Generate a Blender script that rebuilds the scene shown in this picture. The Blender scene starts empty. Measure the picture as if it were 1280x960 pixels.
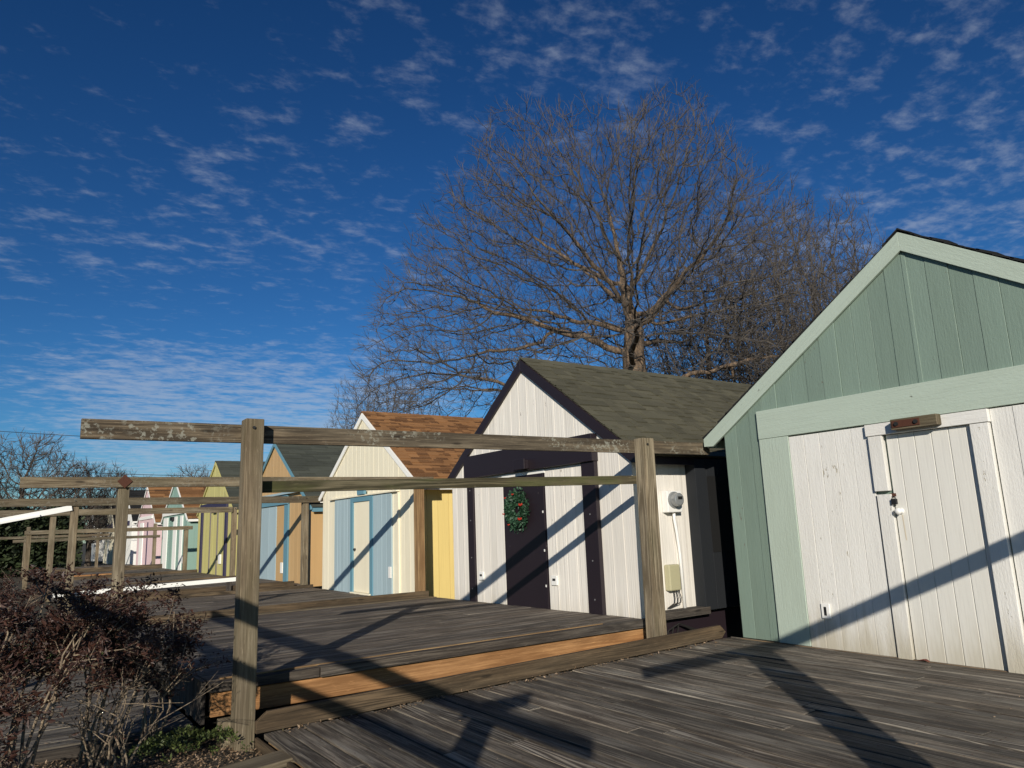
import bpy, math, random
import numpy as np
from mathutils import Vector, Matrix
random.seed(7); np.random.seed(7)
R = math.radians
S = bpy.context.scene
COL = S.collection
# ------------------------------------------------------------------ camera
cam = bpy.data.cameras.new('camera'); co = bpy.data.objects.new('camera', cam); COL.objects.link(co)
cam.sensor_width = 36; cam.lens = 911/1280*36; cam.clip_start = .05; cam.clip_end = 3000
co.matrix_world = Matrix(((.82394172,-.0770327,-.56141429,0),(-.56538523,-.17854316,-.80527131,0),(-.03820446,.98091198,-.19066231,1.35),(0,0,0,1)))
S.camera = co
# ------------------------------------------------------------------ world, sun, exposure
SUN_EL = 18.6; SX, SY = .643, .766
w = bpy.data.worlds.new('World'); S.world = w; w.use_nodes = True
nt = w.node_tree; nt.nodes.clear()
def N(t, tree=None, **k):
    n = (tree or nt).nodes.new(t)
    for a, b in k.items(): setattr(n, a, b)
    return n
sky = N('ShaderNodeTexSky', sky_type='NISHITA', sun_disc=False, sun_elevation=R(SUN_EL), sun_rotation=math.atan2(-SX,-SY),
        altitude=300, air_density=1.0, dust_density=.15, ozone_density=4.0)
tc = N('ShaderNodeTexCoord'); sep = N('ShaderNodeSeparateXYZ'); nt.links.new(tc.outputs['Generated'], sep.inputs[0])
def M(op, a, b=None, tree=None, clamp=False):
    tr = tree or nt
    n = tr.nodes.new('ShaderNodeMath'); n.operation = op; n.use_clamp = clamp
    for i, v in enumerate((a, b)):
        if v is None: continue
        if isinstance(v, (int, float)): n.inputs[i].default_value = v
        else: tr.links.new(v, n.inputs[i])
    return n.outputs[0]
def ramp01(v, a, b, tree=None):
    tr = tree or nt
    n = tr.nodes.new('ShaderNodeMapRange'); n.interpolation_type = 'SMOOTHSTEP'
    tr.links.new(v, n.inputs[0]); n.inputs[1].default_value = a; n.inputs[2].default_value = b
    return n.outputs[0]
zz = M('ADD', M('MAXIMUM', sep.outputs[2], 0.0), .05)
cx = M('DIVIDE', sep.outputs[0], zz); cy = M('DIVIDE', sep.outputs[1], zz)
comb = N('ShaderNodeCombineXYZ'); nt.links.new(cx, comb.inputs[0]); nt.links.new(cy, comb.inputs[1])
def wnoise(sc, det, rough, off, dist=0, stretch=(1,1,1), rot=0):
    mp = N('ShaderNodeMapping'); nt.links.new(comb.outputs[0], mp.inputs[0]); mp.inputs[1].default_value = off
    mp.inputs[2].default_value = (0,0,rot); mp.inputs[3].default_value = stretch
    n = N('ShaderNodeTexNoise'); nt.links.new(mp.outputs[0], n.inputs['Vector'])
    n.inputs['Scale'].default_value = sc; n.inputs['Detail'].default_value = det; n.inputs['Roughness'].default_value = rough
    n.inputs['Distortion'].default_value = dist
    return n.outputs[0]
big = wnoise(1.1, 3, .55, (8.1,2.7,0))
mid = wnoise(8.5, 5, .60, (1.2,4.4,0), .15, (1,1.25,1), .3)
fine = wnoise(22, 4, .6, (5,1,0), .3, (1,1.3,1), .5)
dens = M('ADD', M('MULTIPLY', mid, .72), M('MULTIPLY', fine, .28))
thr = M('ADD', dens, M('MULTIPLY', M('SUBTRACT', big, .5), .36))
# thicker bank of cloud low over the huts
def lobe(v, a, b):
    d_ = N('ShaderNodeVectorMath', operation='DOT_PRODUCT'); nt.links.new(tc.outputs['Generated'], d_.inputs[0]); d_.inputs[1].default_value = v
    return ramp01(d_.outputs['Value'], a, b)
thr = M('ADD', thr, M('MULTIPLY', M('SUBTRACT', lobe((.80,.33,.50), .80, .98), .45), .045))
low = M('MULTIPLY', lobe((.27,.945,.17), .945, .995), ramp01(sep.outputs[2], .27, .17))
rip = wnoise(3.4, 5, .62, (9,3,0), .2, (1,2.6,1), -.35)
thr = M('ADD', thr, M('MULTIPLY', low, M('ADD', .17, M('MULTIPLY', M('SUBTRACT', rip, .42), .75))))
cl = M('MULTIPLY', ramp01(thr, .485, .84), .44)
hs = N('ShaderNodeHueSaturation'); nt.links.new(sky.outputs[0], hs.inputs['Color']); hs.inputs['Saturation'].default_value = 1.12; hs.inputs['Value'].default_value = 1.0
def vmul(col, k):
    n = N('ShaderNodeMix', data_type='RGBA', blend_type='MULTIPLY'); n.inputs[0].default_value = 1; n.clamp_result = False
    nt.links.new(col, n.inputs[6]); n.inputs[7].default_value = (*k,1); return n.outputs[2]
gmn = N('ShaderNodeGamma'); nt.links.new(vmul(hs.outputs[0], (1/6.6,)*3), gmn.inputs[0]); gmn.inputs[1].default_value = 1.3
skc = vmul(gmn.outputs[0], (6.6*.84,6.6*1.14,6.6*1.26))
mx = N('ShaderNodeMix', data_type='RGBA'); nt.links.new(cl, mx.inputs[0]); nt.links.new(skc, mx.inputs[6]); mx.inputs[7].default_value = (7.6,8.4,9.8,1)
bg = N('ShaderNodeBackground'); nt.links.new(mx.outputs[2], bg.inputs[0]); bg.inputs[1].default_value = .056
wo = N('ShaderNodeOutputWorld'); nt.links.new(bg.outputs[0], wo.inputs[0])
sl = bpy.data.lights.new('sun', 'SUN'); sl.energy = 4.6; sl.angle = R(.5); sl.color = (1, .93, .82)
so = bpy.data.objects.new('sun', sl); COL.objects.link(so); so.location = (-20,-24,14)
ce, se = math.cos(R(SUN_EL)), math.sin(R(SUN_EL))
so.rotation_euler = Vector((SX*ce, SY*ce, -se)).to_track_quat('-Z','Y').to_euler()
S.view_settings.view_transform = 'Standard'; S.view_settings.look = 'None'; S.view_settings.gamma = 1; S.view_settings.exposure = .1
S.view_settings.use_curve_mapping = False
S.render.engine = 'CYCLES'

# ------------------------------------------------------------------ mesh helper
class MB:
    def __init__(s): s.v=[]; s.f=[]; s.uv=[]; s.r=[]; s.mi=[]
    def poly(s, pts, uvs, r, mi=0):
        i = len(s.v); s.v += [tuple(p) for p in pts]; s.f.append(tuple(range(i, i+len(pts)))); s.uv += uvs; s.r.append(r); s.mi.append(mi)
    def solid(s, V, F, UV, r, mi=0):
        i = len(s.v); s.v += [tuple(p) for p in V]
        for f, u in zip(F, UV): s.f.append(tuple(i+k for k in f)); s.uv += u; s.r.append(r); s.mi.append(mi)
    def box(s, c, L, W, T, ax=(1,0,0), aw=(0,1,0), r=None, mi=0, taper=1):
        """box centred on c; ax = grain (length) axis, aw = width axis"""
        if r is None: r = random.random()
        ax = Vector(ax).normalized(); aw = Vector(aw); aw = (aw-ax*aw.dot(ax)).normalized(); at = ax.cross(aw); c = Vector(c)
        V = []
        for a in (-1,1):
            k = taper if a > 0 else 1
            for b in (-1,1):
                for t in (-1,1): V.append(c+ax*(a*L/2)+aw*(b*W/2*k)+at*(t*T/2*k))
        F = [(0,1,3,2),(4,6,7,5),(0,4,5,1),(2,3,7,6),(0,2,6,4),(1,5,7,3)]
        def q(i, kind):
            a = (-1,1)[i>>2]*L/2; b = (-1,1)[(i>>1)&1]*W/2; t = (-1,1)[i&1]*T/2
            return {'e':(b*.3+r*37, t+r*11), 'w':(a+r*37, t+.37*W+r*11), 't':(a+r*37, b+r*11)}[kind]
        K = 'eewwtt'
        s.solid(V, F, [[q(i,K[n]) for i in f] for n, f in enumerate(F)], r, mi)
    def aabb(s, x0,x1,y0,y1,z0,z1, g='x', r=None, mi=0):
        c = ((x0+x1)/2,(y0+y1)/2,(z0+z1)/2); d = {'x':x1-x0,'y':y1-y0,'z':z1-z0}; A = {'x':(1,0,0),'y':(0,1,0),'z':(0,0,1)}
        o = [k for k in 'xyz' if k != g]; o.sort(key=lambda k: -d[k])
        s.box(c, d[g], d[o[0]], d[o[1]], A[g], A[o[0]], r, mi)
    def prism(s, P, n, t, r=None, mi=0, gdir=(0,0,1)):
        """polygon P (world points) extruded by n*t"""
        if r is None: r = random.random()
        n = Vector(n).normalized(); g = Vector(gdir); o = n.cross(g); k = len(P); P = [Vector(p) for p in P]; Q = [p+n*t for p in P]
        U = lambda p: (p.dot(g)+r*37, p.dot(o)+r*11); U2 = lambda p: (p.dot(g)+r*37, p.dot(o)+p.dot(n)+r*11)
        # orientation
        nn = sum(((P[i]).cross(P[(i+1)%k]) for i in range(k)), Vector())
        fl = nn.dot(n) > 0
        F = [tuple(range(k))[::-1 if fl else 1], tuple(range(k,2*k))[::1 if fl else -1]]
        A = P+Q
        for i in range(k):
            j = (i+1)%k; f = (i,j,j+k,i+k); F.append(f if fl else f[::-1])
        s.solid(A, F, [[(U if q < 2 else U2)(A[i]) for i in f] for q, f in enumerate(F)], r, mi)
    def tube(s, pts, rad, n=6, r=None, mi=0, cap=True):
        if r is None: r = random.random()
        pts = [Vector(p) for p in pts]
        if isinstance(rad, (int,float)): rad = [rad]*len(pts)
        rings = []; b = None; L = 0; LL = []
        for i, p in enumerate(pts):
            d = (pts[min(i+1,len(pts)-1)]-pts[max(i-1,0)]).normalized()
            if b is None: b = d.orthogonal().normalized()
            else:
                b = b-d*b.dot(d); b = b.normalized() if b.length > 1e-6 else d.orthogonal().normalized()
            c = d.cross(b)
            rings.append([p+(b*math.cos(2*math.pi*k/n)+c*math.sin(2*math.pi*k/n))*rad[i] for k in range(n)])
            if i: L += (p-pts[i-1]).length
            LL.append(L)
        V = [v for g in rings for v in g]; F = []; UV = []
        for i in range(len(pts)-1):
            for k in range(n):
                k2 = (k+1)%n; F.append((i*n+k, i*n+k2, (i+1)*n+k2, (i+1)*n+k))
                w_ = 2*math.pi*rad[i]/n
                UV.append([(LL[i]+r*9,k*w_),(LL[i]+r*9,(k+1)*w_),(LL[i+1]+r*9,(k+1)*w_),(LL[i+1]+r*9,k*w_)])
        if cap:
            F.append(tuple(range(n))[::-1]); UV.append([(0,0)]*n); F.append(tuple((len(pts)-1)*n+k for k in range(n))); UV.append([(0,0)]*n)
        s.solid(V, F, UV, r, mi)
    def build(s, name, mats, parent=None, bevel=0, smooth=False, loc=None):
        me = bpy.data.meshes.new(name)
        off = Vector((0,0,0))
        if parent is not None:
            off = Vector(parent['_w']) if '_w' in parent else Vector(parent.location)
        elif loc is not None: off = Vector(loc)
        me.from_pydata([tuple(Vector(p)-off) for p in s.v] if off.length else s.v, [], s.f)
        uv = me.uv_layers.new(name='UVMap'); uv.data.foreach_set('uv', np.array(s.uv, dtype=np.float32).ravel())
        at = me.attributes.new('rnd', 'FLOAT', 'FACE'); at.data.foreach_set('value', np.array(s.r, dtype=np.float32))
        if not isinstance(mats, (list,tuple)): mats = [mats]
        for m in mats: me.materials.append(m)
        if len(mats) > 1: me.polygons.foreach_set('material_index', s.mi)
        if smooth: me.polygons.foreach_set('use_smooth', [True]*len(me.polygons))
        me.update()
        o = bpy.data.objects.new(name, me); COL.objects.link(o)
        if parent is not None:
            o.parent = parent; o['_w'] = tuple(off)
        elif loc is not None: o.location = loc; o['_w'] = tuple(loc)
        if bevel:
            b = o.modifiers.new('bevel','BEVEL'); b.width = bevel; b.segments = 2; b.limit_method = 'ANGLE'; b.angle_limit = R(40)
        return o
def tag(o, label=None, cat=None, group=None, kind=None):
    if label: o['label'] = label
    if cat: o['category'] = cat
    if group: o['group'] = group
    if kind: o['kind'] = kind
    return o
def thing(name, label, cat, loc, group=None):
    o = bpy.data.objects.new(name, None); COL.objects.link(o); o.location = loc; o.empty_display_size = .2; o['_w'] = tuple(loc)
    return tag(o, label, cat, group)

# ------------------------------------------------------------------ materials
def newmat(name):
    m = bpy.data.materials.new(name); m.use_nodes = True; t = m.node_tree; t.nodes.clear()
    b = t.nodes.new('ShaderNodeBsdfPrincipled'); o = t.nodes.new('ShaderNodeOutputMaterial'); t.links.new(b.outputs[0], o.inputs[0])
    return m, t, b
def uvvec(t, su, sv, rz=10.0, obj=False):
    u = t.nodes.new('ShaderNodeUVMap'); u.uv_map = 'UVMap'
    sp = t.nodes.new('ShaderNodeSeparateXYZ'); t.links.new(u.outputs[0], sp.inputs[0])
    a = t.nodes.new('ShaderNodeAttribute'); a.attribute_name = 'rnd'
    c = t.nodes.new('ShaderNodeCombineXYZ')
    t.links.new(M('MULTIPLY', sp.outputs[0], su, t), c.inputs[0]); t.links.new(M('MULTIPLY', sp.outputs[1], sv, t), c.inputs[1])
    t.links.new(M('MULTIPLY', a.outputs['Fac'], rz, t), c.inputs[2])
    return c.outputs[0], sp.outputs[0], sp.outputs[1], a.outputs['Fac']
def noise(t, vec, sc=1, det=4, rough=.6, dist=0):
    n = t.nodes.new('ShaderNodeTexNoise'); t.links.new(vec, n.inputs['Vector']); n.inputs['Scale'].default_value = sc
    n.inputs['Detail'].default_value = det; n.inputs['Roughness'].default_value = rough; n.inputs['Distortion'].default_value = dist
    return n.outputs[0]
def mix(t, f, a, b, mode='MIX'):
    n = t.nodes.new('ShaderNodeMix'); n.data_type = 'RGBA'; n.blend_type = mode
    for s_, v in ((0,f),(6,a),(7,b)):
        if isinstance(v, (int,float)): n.inputs[s_].default_value = v
        elif isinstance(v, tuple): n.inputs[s_].default_value = (*v[:3],1)
        else: t.links.new(v, n.inputs[s_])
    return n.outputs[2]
def bump(t, b, h, strength, dist=.01, prev=None):
    n = t.nodes.new('ShaderNodeBump'); n.inputs['Strength'].default_value = strength; n.inputs['Distance'].default_value = dist
    t.links.new(h, n.inputs['Height'])
    if prev is not None: t.links.new(prev, n.inputs['Normal'])
    t.links.new(n.outputs[0], b.inputs['Normal']); return n.outputs[0]
def wood(name, c1, c2, ring=1.0, lichen=0, var=.5, moss=0, bstr=.6, scale=1.0):
    """weathered timber: grain along u; c1 light, c2 dark"""
    m, t, b = newmat(name)
    v1, u, v, r = uvvec(t, 1.1*scale, 55*scale); fine_ = noise(t, v1, 1, 5, .65)
    v2, *_ = uvvec(t, .45*scale, 5*scale); warp = noise(t, v2, 1, 2, .5)
    arg = M('ADD', M('MULTIPLY', v, 30*scale, t), M('MULTIPLY', warp, 11, t), t)
    rings = M('ADD', M('MULTIPLY', M('SINE', M('MULTIPLY', arg, 6.283, t), None, t), .5, t), .5, t)
    vm, *_ = uvvec(t, .35, 1.2, 40); msk = ramp01(noise(t, vm, 1, 2, .5), .48, .62, t)
    v3, *_ = uvvec(t, 1.3, 9); blot = noise(t, v3, 1, 5, .62)
    v4, *_ = uvvec(t, 3.0, 190); hair = noise(t, v4, 1, 3, .65)
    f = M('ADD', M('MULTIPLY', fine_, .8, t), M('MULTIPLY', M('MULTIPLY', M('SUBTRACT', rings, .5, t), msk, t), .42*ring, t), t)
    f = M('ADD', f, M('MULTIPLY', M('SUBTRACT', hair, .5, t), .75, t), t)
    f = M('ADD', f, M('MULTIPLY', M('SUBTRACT', blot, .5, t), 1.1, t), t)
    f = ramp01(f, .18, .82, t)
    col = mix(t, f, c2, c1)
    vfl, *_ = uvvec(t, 11, 130, 31); fl_ = ramp01(noise(t, vfl, 1, 2, .5), .66, .74, t); col = mix(t, M('MULTIPLY', fl_, .32, t), col, tuple(min(1,x*1.9) for x in c1))
    vh, *_ = uvvec(t, .5, 4, 77); hue = ramp01(noise(t, vh, 1, 3, .55), .40, .62, t); col = mix(t, M('MULTIPLY', hue, .32, t), col, mix(t, 1.0, col, (1.04,.87,.70), 'MULTIPLY'))
    k = M('ADD', M('MULTIPLY', r, var, t), 1-var*.5, t)
    kc = t.nodes.new('ShaderNodeCombineColor'); 
    for i_ in range(3): t.links.new(M('MULTIPLY', k, (1.02,1,.97)[i_], t), kc.inputs[i_])
    col = mix(t, 1.0, col, kc.outputs[0], 'MULTIPLY')
    # knots
    vk, *_ = uvvec(t, 2.0, 9); vo = t.nodes.new('ShaderNodeTexVoronoi'); t.links.new(vk, vo.inputs['Vector']); vo.inputs['Scale'].default_value = .8
    kn = ramp01(vo.outputs['Distance'], .13, .05, t); col = mix(t, M('MULTIPLY', kn, .75, t), col, tuple(x*.35 for x in c2))
    # checks (drying cracks)
    vc, *_ = uvvec(t, .9, 70); cr = noise(t, vc, 1, 2, .5); crk = ramp01(cr, .33, .26, t); col = mix(t, M('MULTIPLY', crk, .7, t), col, tuple(x*.25 for x in c2))
    if lichen:
        vl, *_ = uvvec(t, 26, 26); vl2, *_ = uvvec(t, 2.2, 3)
        ll = M('MULTIPLY', ramp01(noise(t, vl, 1, 5, .7), .52, .60, t), ramp01(noise(t, vl2, 1, 3, .6), .44, .58, t), t)
        col = mix(t, M('MULTIPLY', ll, lichen, t), col, (.33,.33,.27))
    if moss:
        vl, *_ = uvvec(t, 1.3, 5); col = mix(t, M('MULTIPLY', ramp01(noise(t, vl, 1, 4, .65), .42, .68, t), moss, t), col, (.075,.085,.025))
    t.links.new(col, b.inputs['Base Color']); b.inputs['Roughness'].default_value = .82; b.inputs['Specular IOR Level'].default_value = .25
    h = M('ADD', M('MULTIPLY', f, 1.0, t), M('MULTIPLY', crk, -1.2, t), t)
    bump(t, b, h, bstr, .004)
    return m
def paint(name, c, thick=.5, grime=.35, peel=.1, groove=0.0, under=(.16,.12,.09), rough=.5, var=.06, stain=0):
    """old brush paint on boards, grain along u"""
    m, t, b = newmat(name)
    v1, u, v, r = uvvec(t, 2.2, 70); g1 = noise(t, v1, 1, 4, .6)
    v2, *_ = uvvec(t, 5, 14, 3); blob = noise(t, v2, 4.5, 5, .62, .4)
    v3, *_ = uvvec(t, .8, 3.5, 5); blot = noise(t, v3, 1, 4, .6)
    dark = tuple(x*.60 for x in c); col = mix(t, M('MULTIPLY', ramp01(blot, .35, .75, t), grime*.55, t), c, tuple(x*y for x, y in zip(c,(.72,.70,.64))))
    col = mix(t, M('MULTIPLY', ramp01(g1, .52, .3, t), grime*.5, t), col, dark)
    k = M('ADD', M('MULTIPLY', r, var*2, t), 1-var, t); kc = t.nodes.new('ShaderNodeCombineColor')
    for i_ in range(3): t.links.new(k, kc.inputs[i_])
    col = mix(t, 1.0, col, kc.outputs[0], 'MULTIPLY')
    if stain:   # splash-back dirt from the ground up
        gm = t.nodes.new('ShaderNodeNewGeometry'); sp = t.nodes.new('ShaderNodeSeparateXYZ'); t.links.new(gm.outputs['Position'], sp.inputs[0])
        vs, *_ = uvvec(t, 1.5, 12); e = M('ADD', sp.outputs[2], M('MULTIPLY', M('SUBTRACT', noise(t, vs, 1, 4, .6), .5, t), .7, t), t)
        col = mix(t, M('MULTIPLY', ramp01(e, .55, .05, t), stain, t), col, (.34,.29,.18))
    if peel:
        vp, *_ = uvvec(t, 9, 26, 20); vq, *_ = uvvec(t, .9, 2.0, 8)
        p = ramp01(M('ADD', noise(t, vp, 1, 5, .7), M('MULTIPLY', noise(t, vq, 1, 2, .5), .5, t), t), 1.02-peel*.55, 1.05-peel*.55, t)
        col = mix(t, p, col, under)
    t.links.new(col, b.inputs['Base Color']); b.inputs['Roughness'].default_value = rough
    h = M('ADD', M('MULTIPLY', g1, .45, t), M('MULTIPLY', blob, 1.1*thick, t), t)
    if peel: h = M('ADD', h, M('MULTIPLY', p, -.8, t), t)
    n1 = bump(t, b, h, .35+.45*thick, .006)
    if groove:  # rough-sawn siding: narrow vertical flutes
        vg, *_ = uvvec(t, .25, 34, .0); gg = noise(t, vg, 1, 2, .4); bump(t, b, gg, groove, .012, n1)
    return m
def plain(name, c, rough=.5, metal=0, nz=.15, sc=30, bs=.15):
    m, t, b = newmat(name)
    tcn = t.nodes.new('ShaderNodeTexCoord'); n = noise(t, tcn.outputs['Object'], sc, 4, .6)
    col = mix(t, M('MULTIPLY', n, nz*2, t), c, tuple(x*.5 for x in c)); t.links.new(col, b.inputs['Base Color'])
    b.inputs['Roughness'].default_value = rough; b.inputs['Metallic'].default_value = metal; bump(t, b, n, bs, .004)
    return m
def shingle(name, c1, c2, c3, var=1.0):
    m, t, b = newmat(name)
    tcn = t.nodes.new('ShaderNodeTexCoord'); n = noise(t, tcn.outputs['Object'], 240, 3, .7); n2 = noise(t, tcn.outputs['Object'], 1.1, 4, .6)
    a = t.nodes.new('ShaderNodeAttribute'); a.attribute_name = 'rnd'
    col = mix(t, a.outputs['Fac'], c1, c2); col = mix(t, ramp01(n, .45, .7, t), col, c3); col = mix(t, M('MULTIPLY', ramp01(n2, .45, .75, t), .4, t), col, tuple(x*.55 for x in c2))
    t.links.new(col, b.inputs['Base Color']); b.inputs['Roughness'].default_value = .95; b.inputs['Specular IOR Level'].default_value = .15
    bump(t, b, n, .5, .004); return m
def foliage(name, c1, c2, tr=.25):
    m, t, b = newmat(name)
    a = t.nodes.new('ShaderNodeAttribute'); a.attribute_name = 'rnd'
    col = mix(t, a.outputs['Fac'], c1, c2); t.links.new(col, b.inputs['Base Color']); b.inputs['Roughness'].default_value = .55
    tl = t.nodes.new('ShaderNodeBsdfTranslucent'); t.links.new(col, tl.inputs[0]); ms = t.nodes.new('ShaderNodeMixShader'); ms.inputs[0].default_value = tr
    o = [n for n in t.nodes if n.type == 'OUTPUT_MATERIAL'][0]; t.links.new(b.outputs[0], ms.inputs[1]); t.links.new(tl.outputs[0], ms.inputs[2]); t.links.new(ms.outputs[0], o.inputs[0])
    return m
def bark(name, c1, c2, sc=14):
    m, t, b = newmat(name)
    tcn = t.nodes.new('ShaderNodeTexCoord'); mp = t.nodes.new('ShaderNodeMapping'); t.links.new(tcn.outputs['Object'], mp.inputs[0]); mp.inputs[3].default_value = (1,1,.22)
    n = noise(t, mp.outputs[0], sc, 5, .7); col = mix(t, ramp01(n, .35, .65, t), c2, c1); t.links.new(col, b.inputs['Base Color'])
    b.inputs['Roughness'].default_value = .95; bump(t, b, n, .8, .03); return m

W_DECK  = wood('weathered_deck', (.285,.262,.222), (.058,.050,.042), 1.4, var=.55, bstr=.9)
W_DECK2 = wood('weathered_deck_far', (.27,.24,.20), (.055,.046,.038), .9, var=.55, bstr=.7)
W_POST  = wood('weathered_post', (.30,.255,.18), (.11,.088,.058), .8, var=.25, moss=.12)
W_BEAM  = wood('weathered_beam_lichen', (.20,.165,.115), (.05,.04,.028), .6, lichen=.6, var=.2)
W_BEAM2 = wood('weathered_beam', (.24,.205,.145), (.075,.06,.04), .8, var=.4, moss=.15, lichen=.2)
W_RAIL  = wood('mossy_rail', (.155,.135,.085), (.04,.036,.02), 1.0, var=.2, moss=.6)
W_KERB  = wood('treated_kerb', (.155,.115,.072), (.045,.034,.022), 1.2, var=.2)
W_RIM   = wood('grey_rim', (.13,.115,.098), (.03,.026,.023), .8, var=.3)
W_FRESH = wood('fresh_orange_lumber', (.45,.25,.11), (.20,.10,.040), .9, var=.15, bstr=.35)
W_TAN   = wood('tan_lumber', (.36,.25,.13), (.16,.10,.05), .7, var=.15, bstr=.3)
P_SAGE  = paint('sage_green_paint', (.185,.250,.204), .6, .45, .08, var=.09)
P_MINT  = paint('light_mint_paint', (.405,.475,.40), .7, .35, .09, var=.03, under=(.10,.09,.07))
P_WHT   = paint('old_white_paint', (.715,.70,.655), .72, .42, .13, var=.035, stain=.65, under=(.45,.40,.30))
P_DOOR  = paint('door_white_paint', (.685,.67,.615), .22, .35, .09, var=.02, stain=.5, under=(.4,.25,.12))
P_CREAMW= paint('warm_white_siding', (.76,.72,.65), .25, .45, .05, groove=.6, var=.05, stain=.35)
P_PLUM  = paint('dark_plum_paint', (.016,.0098,.0135), .3, .3, .05, under=(.25,.22,.2), rough=.5)
P_CREAM = paint('cream_siding', (.80,.735,.56), .2, .3, .03, groove=.5, var=.03)
P_LBLUE = paint('pale_blue_siding', (.34,.44,.475), .2, .3, .03, groove=.5, var=.05)
P_BLUE  = paint('teal_blue_trim', (.12,.26,.33), .2, .3, .03)
P_YELL  = paint('yellow_siding', (.76,.59,.225), .2, .25, .02, groove=.25, var=.02)
P_TAN   = paint('apricot_siding', (.50,.325,.15), .2, .25, .02, groove=.4, var=.04)
P_LIME  = paint('lime_yellow_siding', (.50,.455,.175), .3, .3, .04, groove=.3, var=.10)
P_NAVY  = paint('dark_violet_trim', (.035,.03,.07), .2, .3, .03)
P_FMINT = paint('mint_siding', (.25,.38,.32), .2, .3, .03, groove=.3, var=.05)
P_FWHT  = paint('bright_white_paint', (.84,.83,.78), .2, .15, .02, var=.02)
P_PINK  = paint('pale_pink_siding', (.72,.53,.54), .2, .3, .04, groove=.3, var=.04)
P_DARK  = plain('dark_interior', (.012,.012,.013), .9)
SH_OLIVE = shingle('olive_grey_shingles', (.110,.102,.068), (.066,.062,.042), (.13,.125,.09))
SH_BROWN = shingle('brown_shingles', (.31,.155,.062), (.06,.027,.012), (.33,.17,.08))
SH_GREY  = shingle('green_grey_shingles', (.075,.082,.066), (.045,.05,.042), (.10,.105,.085))
SH_BLACK = shingle('black_shingles', (.02,.02,.02), (.012,.012,.012), (.04,.04,.04))
M_RUST = plain('rusty_iron', (.10,.035,.018), .85, .2, .4, 60)
M_GALV = plain('galvanised_metal', (.42,.42,.41), .45, .7, .2, 40)
M_DKMET = plain('dark_metal', (.05,.048,.045), .5, .6)
M_WPL = plain('white_plastic', (.78,.77,.73), .4, 0, .06)
M_BEIGE = plain('beige_box', (.42,.39,.24), .5, 0, .08)
M_GLASS = plain('meter_glass', (.30,.31,.31), .12, .3, .2, 50)
M_BLACK = plain('black_rubber', (.01,.01,.01), .6)
M_LEAFR = foliage('dark_red_leaves', (.022,.010,.008), (.075,.030,.018), .15)
M_LEAFG = foliage('green_leaves', (.04,.062,.014), (.12,.15,.038), .2)
M_LEAFD = foliage('dry_leaves', (.16,.10,.055), (.34,.24,.15), .1)
M_FIR = foliage('wreath_needles', (.008,.035,.016), (.035,.09,.045), .05)
M_RED = plain('red_ribbon', (.45,.03,.012), .5)
M_TWIGL = bark('pale_twig_bark', (.34,.27,.18), (.14,.10,.07), 60)
M_BARK = bark('oak_bark', (.21,.145,.09), (.055,.038,.026), 9)
M_TWIG = bark('oak_twigs', (.098,.084,.070), (.045,.039,.034), 9)
M_DBARK = bark('dark_bark', (.10,.08,.062), (.04,.032,.026), 9)
M_HEDGE = foliage('hedge_leaves', (.012,.02,.008), (.04,.055,.02), .1)

# ------------------------------------------------------------------ ground
def ground_mat():
    m, t, b = newmat('dry_winter_ground')
    tcn = t.nodes.new('ShaderNodeTexCoord'); n = noise(t, tcn.outputs['Object'], 1.1, 6, .65); n2 = noise(t, tcn.outputs['Object'], 26, 5, .7)
    col = mix(t, ramp01(n, .35, .65, t), (.045,.036,.022), (.085,.07,.035)); col = mix(t, ramp01(n2, .4, .65, t), col, (.025,.02,.014))
    t.links.new(col, b.inputs['Base Color']); b.inputs['Roughness'].default_value = 1; bump(t, b, n2, .8, .03); return m
GM = ground_mat()
g = MB()
def gz(x, y):   # gentle garden unevenness near the decks
    return -.30
K = [-1500,-300,-60,-20,-8]+[x*.5 for x in range(-10,25)]+[16,30,60,300,1500]
K2 = [-1500,-300,-60,-20,-8]+[x*.5 for x in range(-10,30)]+[18,30,60,300,1500]
def gh(x, y):
    if -6 < x < 1.6 and -6 < y < 14: return -.10+.04*math.sin(x*2.1+y*1.3)+.03*math.sin(y*2.9-x)
    return -.30
for i in range(len(K)-1):
    for j in range(len(K2)-1):
        x0,x1,y0,y1 = K[i],K[i+1],K2[j],K2[j+1]
        g.poly([(x0,y0,gh(x0,y0)),(x1,y0,gh(x1,y0)),(x1,y1,gh(x1,y1)),(x0,y1,gh(x0,y1))], [(x0,y0),(x1,y0),(x1,y1),(x0,y1)], 0)
tag(g.build('ground', GM, smooth=True), kind='structure')

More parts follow.
